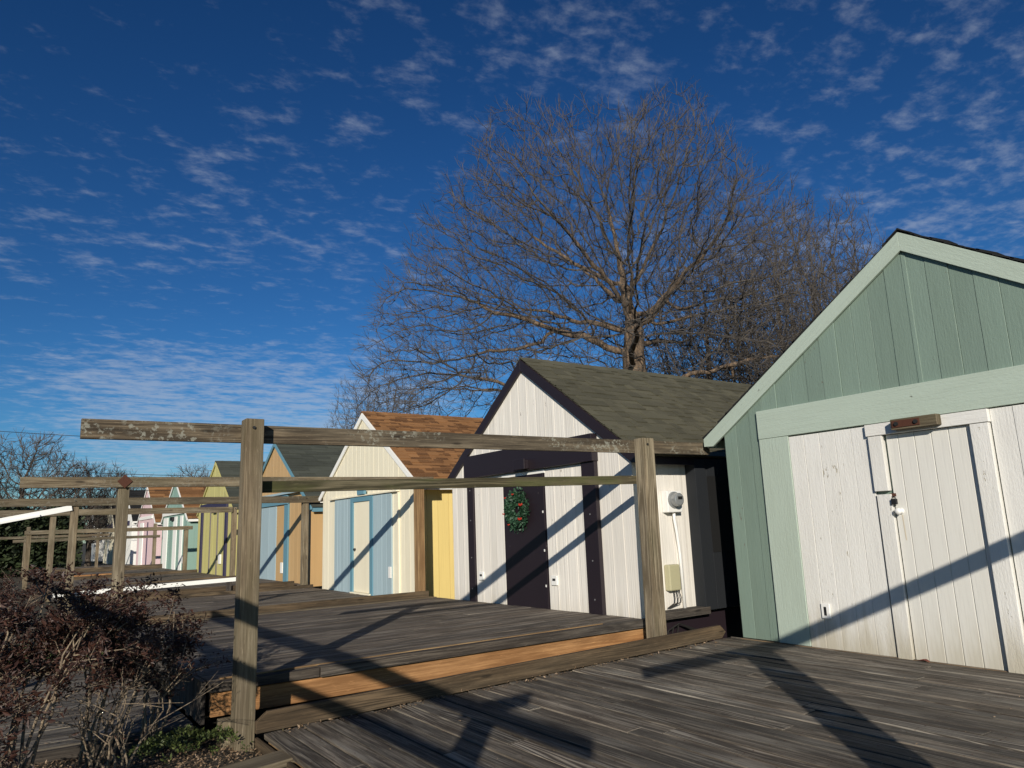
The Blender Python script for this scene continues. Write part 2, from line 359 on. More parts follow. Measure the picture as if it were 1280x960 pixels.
# ------------------------------------------------------------------ decks
def deck(label, x0, x1, y0, y1, z, along='x', bw=.14, gap=.010, th=.035, mat=W_DECK2, tilt=None, kerb=None, rim=None, fascia=W_RIM, joists=True, origin=None, group='weathered timber decks in front of the huts', zrot=None):
    t = thing('wooden_deck', label, 'deck', origin or (x0, y0, z), group)
    b = MB()
    if along == 'x':
        y = y0
        while y < y1-.02:
            w_ = min(bw, y1-y); xs = [x0+random.uniform(-.008,.008)]
            L = random.uniform(2.2,4.9)
            while xs[-1]+L < x1-.6: xs.append(xs[-1]+L); L = random.uniform(2.2,4.9)
            xs.append(x1)
            for a, c in zip(xs[:-1], xs[1:]):
                b.box(((a+c)/2, y+w_/2, z-th/2+random.uniform(-.0025,.0025)), c-a-.004, w_-gap, th, (1,random.uniform(-.0006,.0006),random.uniform(-.0006,.0006)), (0,1,random.uniform(-.012,.012)))
            y += bw
    else:
        x = x0
        while x < x1-.02:
            w_ = min(bw, x1-x); ys = [y0]; L = random.uniform(2.5,4.9)
            while ys[-1]+L < y1-.8: ys.append(ys[-1]+L); L = random.uniform(2.5,4.9)
            ys.append(y1+random.uniform(-.006,.006))
            for a, c in zip(ys[:-1], ys[1:]):
                b.box((x+w_/2, (a+c)/2, z-th/2+random.uniform(-.005,.004)), c-a-.006, w_-gap-random.uniform(0,.004), th, (random.uniform(-.0006,.0006),1,random.uniform(-.0008,.0008)), (1,0,random.uniform(-.04,.04)))
            x += bw
    if along == 'y':
        x = x0
        while x < x1-.1:
            for q in range(16):
                yj = y1-.09-q*.41
                for dx in (.032,.102):
                    X_, Y_ = x+dx+random.uniform(-.006,.006), yj+random.uniform(-.012,.012)
                    b.poly([(X_+.0055*math.cos(a_), Y_+.0055*math.sin(a_), z+.0055) for a_ in [j*math.pi/3 for j in range(6)]], [(0,0)]*6, .5, 1)
            x += bw
        b.build('deck_boards', [mat, M_RUST], t, bevel=.004)
    else: b.build('deck_boards', mat, t, bevel=.004)
    f = MB()
    f.aabb(x0+.03,x1-.03,y0+.04,y0+.08,z-.23,z-th-.003,'x'); f.aabb(x0+.03,x1-.03,y1-.08,y1-.04,z-.23,z-th-.003,'x'); f.aabb(x0+.03,x0+.07,y0+.09,y1-.09,z-.23,z-th-.003,'y'); f.aabb(x1-.07,x1-.03,y0+.09,y1-.09,z-.23,z-th-.003,'y')
    f.build('fascia', fascia, t, bevel=.003)
    s_ = MB(); s_.aabb(x0+.12,x1-.12,y0+.12,y1-.12,z-.26,z-th-.16,'x'); s_.build('joists', P_DARK, t)
    return t

# deck 1 : nearest, boards run along the row (rises a little towards the green hut)
d1 = deck('dark grey weathered deck in the foreground before the green hut, boards running towards the viewer', 1.60, 6.60, -3.4, 5.49, 0, 'y', .138, .014, .036, W_DECK, origin=(1.6,5.49,0), fascia=W_TAN)
kb = MB()
P = [(1.56,5.50,.0),(6.45,5.50,.0),(6.52,5.50,.06),(6.44,5.50,.135),(1.64,5.50,.135),(1.56,5.50,.075)]
kb.prism(P, (0,1,0), .040, .3, gdir=(1,0,0)); kb.build('kerb', W_KERB, d1, bevel=.005)
for y in (-1.2,.9,2.9,4.6):
    k = MB(); k.aabb(1.57,1.595,y-1.0,y+.98,-.20,-.04,'y'); k.build('side_fascia', W_KERB, d1, bevel=.003)
d1.rotation_euler = (0, -.0165, 0)

# deck 2 : in front of the white and plum hut
Z2 = .29
d2 = deck('raised grey deck with orange lumber fascia, before the white and plum hut', 1.36, 5.90, 6.10, 10.95, Z2, 'x', .14, .006, .035, W_DECK2, origin=(1.36,6.05,Z2))
r_ = MB(); r_.aabb(1.36,2.2,6.02,6.095,Z2-.075,Z2-.004,'x'); r_.build('rim_board', W_RIM, d2, bevel=.004); r_ = MB(); r_.aabb(2.205,5.92,6.01,6.095,Z2-.078,Z2+.006,'x'); r_.build('rim_board', W_RIM, d2, bevel=.004)
r_ = MB(); r_.aabb(1.45,5.3,6.097,6.125,Z2+.001,Z2+.012,'x'); r_.build('nosing_strip', W_TAN, d2, bevel=.002)
r_ = MB(); r_.aabb(1.38,5.88,6.05,6.09,Z2-.25,Z2-.082,'x'); r_.build('orange_fascia', W_FRESH, d2, bevel=.003)
r_ = MB(); r_.aabb(1.5,5.6,5.93,6.02,Z2-.42,Z2-.32,'x'); r_.build('support_beam', W_RAIL, d2, bevel=.006)
r_ = MB()
yy = 6.12
for k in range(9):
    r_.aabb(1.325,1.356,yy,yy+.13,Z2-.30+random.uniform(-.02,.02),Z2-.002,'z'); yy += .134
r_.aabb(1.325,1.355,yy+.01,10.9,Z2-.2,Z2-.03,'y'); r_.build('side_skirt', W_RIM, d2, bevel=.003)
r_ = MB(); r_.aabb(1.2,5.86,11.02,11.06,Z2-.04,Z2+.10,'x'); r_.build('kerb', W_KERB, d2, bevel=.004)
r_ = MB(); r_.aabb(1.3,5.9,10.83,11.012,Z2-.03,Z2+.008,'x'); r_.build('edge_plank', W_POST, d2, bevel=.004)
r_ = MB(); r_.aabb(1.40,1.52,5.80,5.94,-.25,.05,'z'); r_.aabb(1.53,1.60,5.83,5.93,-.25,.03,'z'); tag(r_.build('stub_post', W_POST, d2, bevel=.006), 'short cut-off support stub under the deck corner')
d2.rotation_euler = (-.007, 0, 0)

d3 = deck('weathered deck before the cream and pale blue hut, bordered by low brown kerb boards', 1.15, 5.9, 11.32, 16.6, .15, 'x')
r_ = MB(); r_.aabb(1.2,5.9,16.62,16.68,.02,.22,'x'); r_.build('kerb', W_KERB, d3, bevel=.004)
d4 = deck('grey deck with raised edge beam before the apricot and blue hut', 1.1, 5.9, 17.15, 22.4, .20, 'x')
r_ = MB(); r_.aabb(1.0,5.6,17.03,17.10,.06,.30,'x'); r_.build('kerb', W_KERB, d4, bevel=.004); r_ = MB(); r_.aabb(1.0,5.9,22.42,22.48,.02,.24,'x'); r_.build('kerb', W_KERB, d4, bevel=.004)
d5 = deck('distant grey deck before the lime yellow striped hut', 1.1, 5.9, 23.1, 28.7, .14, 'x')
r_ = MB(); r_.aabb(1.0,5.9,28.72,28.8,.02,.24,'x'); r_.build('kerb', W_KERB, d5)
d6 = deck('distant deck before the mint striped hut, with one orange new board at its edge', 1.1, 5.9, 29.6, 35.6, .12, 'x', bw=.2)
r_ = MB(); r_.aabb(1.9,3.6,29.45,29.55,.02,.26,'x'); r_.build('edge_board', W_FRESH, d6); r_ = MB(); r_.aabb(1.9,5.9,35.65,35.75,.0,.3,'x'); r_.build('kerb', W_KERB, d6)
d7 = deck('farthest deck, before the pale pink hut', 1.1, 5.9, 36.5, 46.0, .08, 'x', bw=.28)

# boardwalk on the left, lower than the decks
bw_ = thing('boardwalk', 'low grey boardwalk in dappled shade behind the shrubs at lower left', 'boardwalk', (-.5,7.5,0))
b = MB(); y = 6.25
while y < 9.55:
    b.box((-1.4, y+.07, -.035+random.uniform(-.003,.003)), 5.4, .133, .035, (1,random.uniform(-.001,.001),0), (0,1,random.uniform(-.01,.01))); y += .14
b.build('deck_boards', W_DECK, bw_, bevel=.004)
b = MB(); b.aabb(-4.2,1.25,9.60,9.70,-.1,.035,'x'); b.build('kerb', W_POST, bw_, bevel=.006)
b = MB(); b.aabb(-4.1,1.3,6.20,6.24,-.16,-.03,'x'); b.build('fascia', W_RIM, bw_, bevel=.004)
st = thing('step_board', 'short grey plank step lying beside the near corner post', 'step', (1.3,4.95,-.04))
b = MB(); b.box((1.28,4.90,-.045), .75, .22, .045, (1,.25,0), (-.25,1,0)); b.build('step_plank', W_POST, st, bevel=.006)
b = MB(); b.box((1.03,4.82,-.105), .2, .07, .07, (-.25,1,0), (1,.25,0)); b.build('step_bearer', W_RIM, st); b = MB(); b.box((1.53,4.96,-.105), .2, .07, .07, (-.25,1,0), (1,.25,0)); b.build('step_bearer', W_RIM, st)

# ------------------------------------------------------------------ timber frames (pergola portals between the huts)
FG = 'weathered post and beam frames between the decks'
def frame(label, y, xl, xr, z0l, z0r, ztop, bx0, bx1, bt, bh=.14, rail=None, ps=.135, bmat=W_BEAM2, pl_mat=W_POST, pr_mat=W_POST, front=-1, plate=None, bolts=True, lean=(0,0), bslope=0, psr=None):
    t = thing('timber_frame', label, 'frame', ((xl+xr)/2, y, (z0l+z0r)/2), FG)
    for (x, z0, m, ln) in ((xl,z0l,pl_mat,lean[0]),(xr,z0r,pr_mat,lean[1])):
        if x is None: continue
        b = MB(); h = ztop-z0; pw = psr if (psr and x == xr) else ps
        b.box((x+ln/2, y+(ps-pw)/2*front*-1*0, z0+h/2), h, pw, ps, (ln/h,0,1), (1,0,0)); b.build('post', m, t, bevel=.006)
    by = y+(ps/2+.021)*(-front)
    b = MB(); b.box(((bx0+bx1)/2, by, bt-bh/2), bx1-bx0, bh, .04, (1,0,bslope), (0,0,1)); b.build('beam', bmat, t, bevel=.004)
    if rail:
        (rx0, rz0, rx1, rz1, rh) = rail; b = MB(); L = math.hypot(rx1-rx0, rz1-rz0)
        b.box(((rx0+rx1)/2, by, (rz0+rz1)/2-rh/2), L, rh, .04, (rx1-rx0,0,rz1-rz0), (0,0,1)); b.build('rail', W_RAIL, t, bevel=.004)
    if bolts:
        fy = y-ps/2-.006 if front < 0 else by-.026
        for x in (xl, xr):
            if x is None: continue
            b = MB(); b.tube([(x,fy+.014,bt-bh*.35),(x,fy-.006,bt-bh*.35)], .012, 8); b.build('bolt', M_DKMET, t)
    if plate:
        b = MB(); yf = by-.028
        b.box((plate[0], yf, plate[1]), .13, .13, .01, (1,0,1), (1,0,-1)); b.build('washer_plate', M_RUST, t, bevel=.002)
    return t
frame('nearest timber frame, its long lichened beam crossing before the white and plum hut', 5.625, 1.50, 5.60, -.25, -.1, 2.215, .39, 6.75, 2.195, .138, (1.5,1.755,5.55,1.825,.088), bmat=W_BEAM, lean=(0.01,.02), bslope=.005, psr=.165)
frame('second timber frame, with a rusty diamond plate on its left beam joint', 11.14, 1.31, 5.76, -.2, .2, 2.08, .14, 5.99, 2.20, .138, front=1, plate=(1.31,2.13), pr_mat=W_TAN, bolts=False, bslope=.006)
frame('third timber frame, right post standing before the apricot hut', 16.85, 1.15, 5.76, -.1, .1, 2.14, -.9, 6.3, 2.205, .15, front=1)
frame('fourth timber frame, right post before the lime yellow hut', 22.65, 1.08, 5.62, -.1, .14, 2.20, -1.2, 5.55, 2.21, .16, front=1)
frame('fifth timber frame, lower and thinner, before the mint striped hut', 29.1, .75, 5.55, -.1, .08, 1.80, .62, 5.75, 1.79, .13, front=1)
frame('sixth timber frame, far away before the pale pink hut', 36.1, .9, 5.6, -.2, .08, 2.05, .4, 5.8, 1.55, .12, front=1)
frame('seventh timber frame, small grey posts beyond the orange board', 43.5, 1.0, 4.1, -.2, .05, 1.78, -.6, 4.6, 1.75, .12, front=1)
# the frame beside the photographer (outside the picture, its shadow is in it)
f0 = frame('timber frame beside the photographer, outside the picture', .06, -.98, 2.11, -.2, .0, 2.215, .70, 6.5, 2.20, .14, None, ps=.15, psr=.30)
b = MB(); b.box((-.97, 2.9, 2.10), 8.0, .14, .05, (0,1,0), (0,0,1)); tag(b.build('cross_beam', W_BEAM2, f0, bevel=.004))
b = MB(); b.box((-.97, 2.9, 1.70), 7.6, .10, .04, (0,1,0), (0,0,1)); tag(b.build('cross_rail', W_BEAM2, f0, bevel=.004))
b = MB(); b.box((-.90,.06,2.16), .60, .14, .04, (1,0,0), (0,0,1)); b.build('short_beam', W_BEAM2, f0, bevel=.004)
# white planks
t = thing('white_plank', 'white painted plank sloping up to the left post of the third frame', 'plank', (0,16.74,1.7), 'loose white boards on the frames')
b = MB(); b.box((-.35,16.76,1.735), 2.95, .105, .035, (1.09,0,.215), (0,0,1), .5); b.build('board', P_FWHT, t, bevel=.003)
b = MB(); b.box((-.55,16.725,1.66), 2.3, .04, .03, (1.09,0,.215), (0,0,1), .5); b.build('edge_strip', P_FWHT, t)
t = thing('white_plank', 'long white board lying level low across the decks, behind the nearest post', 'plank', (2.7,16.9,.4), 'loose white boards on the frames')
b = MB(); b.box((2.75,16.95,.405), 3.7, .085, .03, (1,0,.02), (0,0,1), .5); b.build('board', P_FWHT, t, bevel=.003)
b = MB(); b.aabb(1.4,1.5,16.97,17.02,.16,.36,'z'); b.build('bracket', W_RIM, t); b = MB(); b.aabb(4.1,4.2,16.97,17.02,.16,.40,'z'); b.build('bracket', W_RIM, t)

# ------------------------------------------------------------------ huts
HG = 'row of painted gabled bathing huts'
def hut(name_label, yc, hw, za, slope, z0, xf=5.92, depth=5.0, oh=.17, foh=.10, wall=P_CREAM, side=None, rake=P_FWHT, roofm=SH_GREY, bw=.2, gapw=.006, jitter=.002, tabs=(.10,.26), course=.14, rw=.13, rt=.028, front_fn=None, streak=False):
    t = thing('beach_hut', name_label, 'hut', (xf, yc, z0), HG)
    side = side or wall
    th = math.atan(slope); c, s = math.cos(th), math.sin(th)
    rz = za-.045
    topz = lambda y: rz-abs(y-yc)*slope-.03
    # front and back walls, vertical boards
    for X, d, nm in ((xf, 1, 'front_wall'), (xf+depth, -1, 'back_wall')):
        b = MB(); ys = []; y = yc-hw
        while y < yc+hw-.03: ys.append(y); y += bw
        ys.append(yc+hw)
        for y0, y1 in zip(ys[:-1], ys[1:]):
            a, e = y0+gapw/2, y1-gapw/2; o = random.uniform(-jitter, jitter)*1.0
            P = [(X+o,a,z0),(X+o,e,z0),(X+o,e,topz(e))]
            if a < yc < e: P.append((X+o,yc,topz(yc)))
            P.append((X+o,a,topz(a)))
            b.prism(P, (d,0,0), .025, None)
        b.build(nm, wall, t, bevel=.003 if X == xf else 0)
    b = MB(); b.prism([(xf+.03,yc-hw+.01,z0),(xf+.03,yc+hw-.01,z0),(xf+.03,yc+hw-.01,topz(yc+hw)),(xf+.03,yc,topz(yc)),(xf+.03,yc-hw+.01,topz(yc-hw))], (1,0,0), .02, .5)
    b.build('sheathing', P_DARK, t)
    for sg, nm in ((-1,'side_wall'),(1,'side_wall')):
        b = MB(); x = xf+.002; yw = yc+sg*hw; zt = topz(yw)-.0
        while x < xf+depth-.03:
            x1 = min(x+bw, xf+depth); o = random.uniform(-jitter, jitter)
            b.aabb(x+gapw/2,x1-gapw/2,min(yw,yw-sg*.02)+o,max(yw,yw-sg*.02)+o,z0,zt,'z'); x = x1
        b.build(nm, side, t)
    # roof: one mesh with deck and individual shingle tabs
    b = MB(); Ls = (hw+oh)/c; x0, x1 = xf-foh, xf+depth+.08
    for sg in (-1,1):
        D = Vector((0, sg*c, -s)); Nn = Vector((0, sg*s, c)); O = Vector((0, yc, rz))
        b.prism([O+Vector((x0+.01,0,0)), O+Vector((x0+.01,0,0))+D*(Ls-.01), O+Vector((x1-.01,0,0))+D*(Ls-.01), O+Vector((x1-.01,0,0))], Nn, .02, .2, 0, (1,0,0))
        k = 0; dd = Ls+.012
        while dd > .0:
            x = x0-.005+random.uniform(-.1,0)*0; lo = dd; hi = max(dd-course-.03, 0); off = random.uniform(0, tabs[1])
            first = True
            while x < x1:
                wt = random.uniform(*tabs); 
                if first: wt = off+.05; first = False
                xe = min(x+wt, x1); tt = random.choice((.006,.010,.020)) 
                cc = O+Vector(((x+xe)/2,0,0))+D*((lo+hi)/2)+Nn*(.024+tt/2)
                b.box(cc, lo-hi, xe-x-.003, tt, D+Nn*.05, (1,0,0), ((random.random()*.35 if random.random() < .85 else .8) if k % 2 else (.65+.35*random.random() if random.random() < .7 else .2)) if streak else random.random())
                x = xe
            dd -= course; k += 1
    x = x0-.01
    while x < x1:
        xe = min(x+.26, x1)
        for sg in (-1,1):
            b.box(((x+xe)/2, yc+sg*.062*c, rz+.047-.062*s), xe-x+.02, .14, .01, (1,0,.02), (0,sg*c,-s), random.random()*.6)
        x = xe
    b.build('roof', roofm, t)
    # rake boards (front and back) and eave boards
    for X in (xf-foh-rt+.004, xf+depth+.05):
        for sg in (-1,1):
            D = Vector((0, sg*c, -s)); up = Vector((0, sg*s, c)); O = Vector((X, yc, rz+.012))
            A = O+D*0; P = [O, O+D*Ls, O+D*Ls+Vector((0,0,-rw*.55/c*.9)), O+D*(Ls-rw*.35)-up*rw, Vector((X,yc,rz+.012-rw/c))]
            b = MB(); b.prism(P, (1,0,0), rt, None, 0, tuple(D)); b.build('rake_board', rake, t, bevel=.003)
    for sg in (-1,1):
        b = MB(); ye = yc+sg*(hw+oh-.02); ze = rz-(hw+oh)*slope
        b.aabb(xf-foh+.01, xf+depth+.04, min(ye,ye-sg*.02), max(ye,ye-sg*.02), ze-.09, ze+.005, 'x'); b.build('eave_board', rake, t)
    if front_fn: front_fn(t, xf, z0)
    return t
def vpan(t, name, mat, xf, y0, y1, z0, z1, proud, bw=None, gap=.004, bevel=.003, jit=.0015, th=None, label=None):
    b = MB(); ya, yb = min(y0,y1), max(y0,y1)
    n = max(1, round((yb-ya)/bw)) if bw else 1; w_ = (yb-ya)/n
    for k in range(n):
        o = random.uniform(-jit,jit) if n > 1 else 0
        b.aabb(xf-proud+o, xf-.0005 if not th else xf-proud+th+o, ya+k*w_+(gap/2 if n > 1 else 0), ya+(k+1)*w_-(gap/2 if n > 1 else 0), z0, z1, 'z')
    o = b.build(name, mat, t, bevel=bevel)
    if label: o['label'] = label
    return o
def hpan(t, name, mat, xf, y0, y1, z0, z1, proud, label=None, sk=0):
    b = MB(); b.aabb(xf-proud, xf-.0005, min(y0,y1), max(y0,y1), z0, z1, 'y'); o = b.build(name, mat, t, bevel=.004)
    if label: o['label'] = label
    return o

# ---- hut 1, green
XG = 6.62; ZG = .085
def front_green(t, xf, z0):
    hpan(t, 'header_board', P_MINT, xf, 4.88, 1.44, 2.15, 2.45, .045)
    vpan(t, 'corner_trim', P_MINT, xf, 4.53, 4.88, z0, 2.148, .038)
    vpan(t, 'corner_trim', P_MINT, xf, 1.44, 1.79, z0, 2.148, .038)
    vpan(t, 'wall_panel', P_WHT, xf, 3.685, 4.528, z0-.02, 2.135, .026, .165, .003, jit=.003)
    vpan(t, 'wall_panel', P_WHT, xf, 1.792, 2.64, z0-.02, 2.14, .026, .165, .003, jit=.003)
    vpan(t, 'door_jamb', P_WHT, xf, 3.535, 3.665, z0-.02, 1.50, .048); vpan(t, 'door_jamb', P_WHT, xf, 3.545, 3.672, 1.53, 2.03, .062)
    vpan(t, 'door_jamb', P_WHT, xf, 2.65, 2.79, z0-.02, 2.03, .062)
    hpan(t, 'door_head', P_WHT, xf, 3.69, 2.64, 2.035, 2.142, .066)
    b = MB(); ys = [2.80,2.835,2.98,3.125,3.27,3.415,3.525]
    for a, e in zip(ys[:-1], ys[1:]): b.aabb(xf-.022, xf-.0008, a+.0035, e-.0035, z0-.005, 2.03, 'z', .5)
    b.aabb(xf-.014, xf-.0006, 2.80, 3.525, z0-.005, 2.03, 'z', .5)
    d = b.build('door', P_DOOR, t, bevel=.003)
    k = MB()
    prof = [(0,.028),(.006,.028),(.009,.014),(.03,.012),(.038,.026),(.052,.031),(.066,.026),(.074,.010)]
    n = 16; V = []; F = []; UVs = []
    for (dx, rr) in prof:
        for q in range(n): V.append((xf-.022-dx, 3.475+rr*math.cos(2*math.pi*q/n), 1.345+rr*math.sin(2*math.pi*q/n)))
    for i in range(len(prof)-1):
        for q in range(n): F.append((i*n+q, i*n+(q+1)%n, (i+1)*n+(q+1)%n, (i+1)*n+q)); UVs.append([(0,0)]*4)
    F.append(tuple((len(prof)-1)*n+q for q in range(n))); UVs.append([(0,0)]*n)
    k.solid(V, F, UVs, .5); k.build('door_knob', M_WPL, d, smooth=True)
    k = MB(); k.aabb(xf-.030,xf-.0225,3.50,3.555,1.478,1.505,'y'); k.tube([(xf-.03,3.51,1.49),(xf-.055,3.51,1.485),(xf-.055,3.51,1.468)], .006, 6); k.build('hasp', M_RUST, d)
    # streak of rust below the knob
    k = MB(); k.box((xf-.0232,3.465,1.2), .22, .010, .001, (0,.03,1), (0,1,0)); k.build('rust_streak', plain('rust_stain',(.62,.54,.41),.7), d)
    # turn block over the door
    k = MB(); k.aabb(xf-.15, xf-.067, 3.0, 3.40, 2.055, 2.15, 'y', .2); kb = k.build('door_stop_block', W_BEAM2, t, bevel=.006)
    k = MB(); k.aabb(xf-.158, xf-.1505, 3.14, 3.385, 2.072, 2.135, 'y', .2); k.build('hinge_plate', M_RUST, kb, bevel=.003)
    for yy_ in (3.17,3.34):
        k = MB(); k.tube([(xf-.15,yy_,2.105),(xf-.172,yy_,2.105)], .018, 10); k.build('bolt', M_DKMET, kb)
    # outlet box
    k = MB(); k.aabb(xf-.048, xf-.027, 4.275, 4.365, .36, .50, 'z', .5); ob = k.build('outlet_cover', M_WPL, t, bevel=.006)
    k = MB(); k.aabb(xf-.0505, xf-.0485, 4.308, 4.335, .39, .47, 'z', .5); k.build('socket_slot', M_BLACK, ob)
    k = MB(); k.aabb(xf-.05, xf-.001, 1.0, 5.36, z0-.08, z0-.005, 'y'); k.build('sill_board', W_TAN, t, bevel=.004)
    # central batten in the gable
    vpan(t, 'gable_batten', P_SAGE, xf, 3.13, 3.17, 2.455, 3.66, .006)
P_SHADE = paint('side_shade_paint', (.007,.009,.012), .3, .3, .05, under=(.02,.02,.02), rough=.8)  # near-black colour standing for shade on the white hut's side wall
hut('sage green hut in the right foreground with mint trim and a white plank door', 3.15, 2.21, 3.90, .655, ZG, XG, 5.0, .27, .012, P_SAGE, None, P_MINT, SH_BLACK, .185, .002, .006, rw=.15, rt=.03, front_fn=front_green)
pk = thing('padlock', 'small black padlock hanging on the white plank door', 'padlock', (XG-.05,3.505,1.44))
b = MB(); b.aabb(XG-.072,XG-.046,3.480,3.530,1.405,1.455,'z'); b.build('lock_body', M_BLACK, pk, bevel=.004)
b = MB(); b.tube([(XG-.059,3.487+.036*q/8, 1.455+.022*math.sin(math.pi*q/8)) for q in range(9)], .0035, 6); b.build('shackle', M_DKMET, pk)

# ---- hut 2, white and plum
def front_plum(t, xf, z0):
    b = MB(); b.aabb(xf-.10, xf-.0005, 6.72, 9.75, 2.085, 2.42, 'y', .4); b.build('header_board', P_PLUM, t, bevel=.004)
    vpan(t, 'trim_strip', P_PLUM, xf, 9.575, 9.75, z0, 2.083, .05)
    vpan(t, 'trim_strip', P_PLUM, xf, 6.735, 6.985, z0, 2.083, .06)
    vpan(t, 'wall_panel', P_CREAMW, xf, 8.79, 9.57, z0+.01, 2.07, .022, .2, .006)
    vpan(t, 'wall_panel', P_CREAMW, xf, 6.99, 7.79, z0+.01, 2.07, .022, .2, .006)
    d = vpan(t, 'door', P_PLUM, xf, 7.81, 8.77, z0+.01, 2.02, .035)
    b = MB(); b.aabb(xf-.034, xf-.0008, 7.78, 8.8, 2.025, 2.07, 'y'); b.build('door_head', P_FWHT, t, bevel=.003)
    for zz_ in (.55,1.0,1.5):
        b = MB(); b.aabb(xf-.040, xf-.0355, 7.83, 7.85, zz_, zz_+.03, 'z'); b.build('hinge', M_WPL, d)
    b = MB(); b.aabb(xf-.17, xf-.1005, 8.02, 8.24, 2.10, 2.22, 'y'); b.aabb(xf-.20, xf-.17, 8.0, 8.26, 2.09, 2.235, 'y'); b.build('lamp_box', P_PLUM, t, bevel=.008)
    for yy_ in (9.42, 7.66):
        b = MB(); b.aabb(xf-.046, xf-.0225, yy_-.06, yy_+.06, .58, .70, 'z', .5); ob = b.build('outlet_cover', M_WPL, t, bevel=.006)
        b = MB(); b.aabb(xf-.0475, xf-.0462, yy_-.03, yy_+.03, .635, .665, 'y', .5); b.build('socket_slot', M_DKMET, ob)
    for zz_ in (.45,.9,1.45,1.9):
        for yy_, pr in ((6.86,.06),(9.66,.05)):
            b = MB(); b.tube([(xf-pr+.002,yy_,zz_),(xf-pr-.004,yy_,zz_)], .010, 8); b.build('nail_head', M_GALV, t)
    # side wall equipment
    ys = 6.15
    b = MB(); b.aabb(6.36,6.60,ys-.10,ys-.003,1.43,1.68,'z'); mt = b.build('electric_meter', M_WPL, t, bevel=.01)
    b = MB(); b.tube([(6.46,ys-.10,1.575),(6.46,ys-.12,1.575),(6.46,ys-.123,1.575),(6.46,ys-.19,1.575),(6.46,ys-.20,1.575)], [.095,.095,.080,.076,.062], 20); b.build('meter_dial', M_GLASS, mt)
    b = MB(); b.aabb(6.43,6.50,ys-.203,ys-.2005,1.575,1.61,'x'); b.build('meter_face', M_BLACK, mt)
    b = MB(); b.tube([(6.50,ys-.05,1.43),(6.50,ys-.05,1.36),(6.53,ys-.045,1.2),(6.57,ys-.03,.95),(6.58,ys-.03,.3)], .019, 8); b.build('conduit', M_WPL, t, smooth=True)
    b = MB(); b.aabb(6.31,6.49,ys-.09,ys-.003,.55,.84,'z'); b.build('telephone_box', M_BEIGE, t, bevel=.015)
    for q in range(3):
        b = MB(); b.tube([(6.40+.04*q,ys-.05,.55),(6.39+.05*q,ys-.07,.47),(6.36+.05*q,ys-.09,.42),(6.30+.02*q,ys-.03,.36)], .006, 6); b.build('cable', M_DKMET, t)
    b = MB(); b.aabb(6.0,6.86,ys-.17,ys-.004,.26,.34,'x'); b.build('side_ledge', W_RIM, t, bevel=.004)
    b = MB(); b.aabb(5.95,8.5,ys-.05,ys-.008,-.1,.27,'x'); b.build('skirting', P_PLUM, t)
    for q in range(3):
        b = MB(); b.tube([(6.15+.1*q,ys-.09,.02),(6.2+.08*q,ys-.12,.14+.03*q),(6.35,ys-.14,.2),(6.7+.05*q,ys-.12,.05)], .008, 6); b.build('cable', M_DKMET, t)
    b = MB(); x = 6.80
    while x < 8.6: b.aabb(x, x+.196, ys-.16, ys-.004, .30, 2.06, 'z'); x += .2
    cl_ = b.build('side_shade_panel', P_SHADE, t, bevel=.004)  # dark boards added in place of the green hut's cast shadow
    b = MB(); b.aabb(7.0,7.34,ys-.168,ys-.1605,.95,1.85,'z'); b.build('side_window', M_BLACK, cl_)
hut('white hut with dark plum trim and plum door below an olive shingle roof', 8.22, 2.07, 3.69, .705, .2, 5.92, 5.0, .16, .012, P_CREAMW, None, P_PLUM, SH_OLIVE, .2, .006, .002, rw=.13, rt=.035, front_fn=front_plum)
# wreath
wr = thing('christmas_wreath', 'green wreath with red bows hanging on the plum door', 'wreath', (5.92-.06,8.39,1.56))
b = MB()
for q in range(1500):
    a = random.uniform(0,2*math.pi); rr = random.gauss(.165,.055); rr = min(max(rr,.05),.30); hh = random.uniform(0,.09)*max(0,1-abs(rr-.165)/.16)
    c = Vector((5.92-.05-hh, 8.39+rr*math.cos(a), 1.56+rr*math.sin(a)))
    d = Vector((random.uniform(-.9,.1), math.cos(a)+random.uniform(-1,1), math.sin(a)+random.uniform(-1,1))).normalized(); e = d.cross(Vector((random.uniform(-1,1),random.uniform(-1,1),random.uniform(-1,1)))).normalized()
    L, w_ = random.uniform(.03,.055), random.uniform(.008,.014)
    b.poly([c-e*w_, c+d*L*.5-e*w_*1.3, c+d*L, c+d*L*.5+e*w_*1.3], [(0,0)]*4, random.random())
b.build('wreath_foliage', M_FIR, wr)
b = MB(); b.tube([(5.92-.05,8.39+.165*math.cos(a),1.56+.165*math.sin(a)) for a in [q*math.pi/12 for q in range(25)]], .045, 8); b.build('wreath_ring', M_FIR, wr, smooth=True)
for (dy, dz) in ((-.20,.06),(-.17,-.13),(.10,-.20),(.17,.17),(-.02,.21),(.22,-.05)):
    s0 = .021 if dy < -.1 else .012; b = MB()
    for sg in (-1,1):
        c = Vector((5.92-.15, 8.39+dy, 1.56+dz)); b.box(c+Vector((0,sg*s0,s0*.3)), s0*2, s0*1.3, .012, (0,sg,.35), (0,-.35*sg,1))
    b.build('bow', M_RED, wr, bevel=.004)

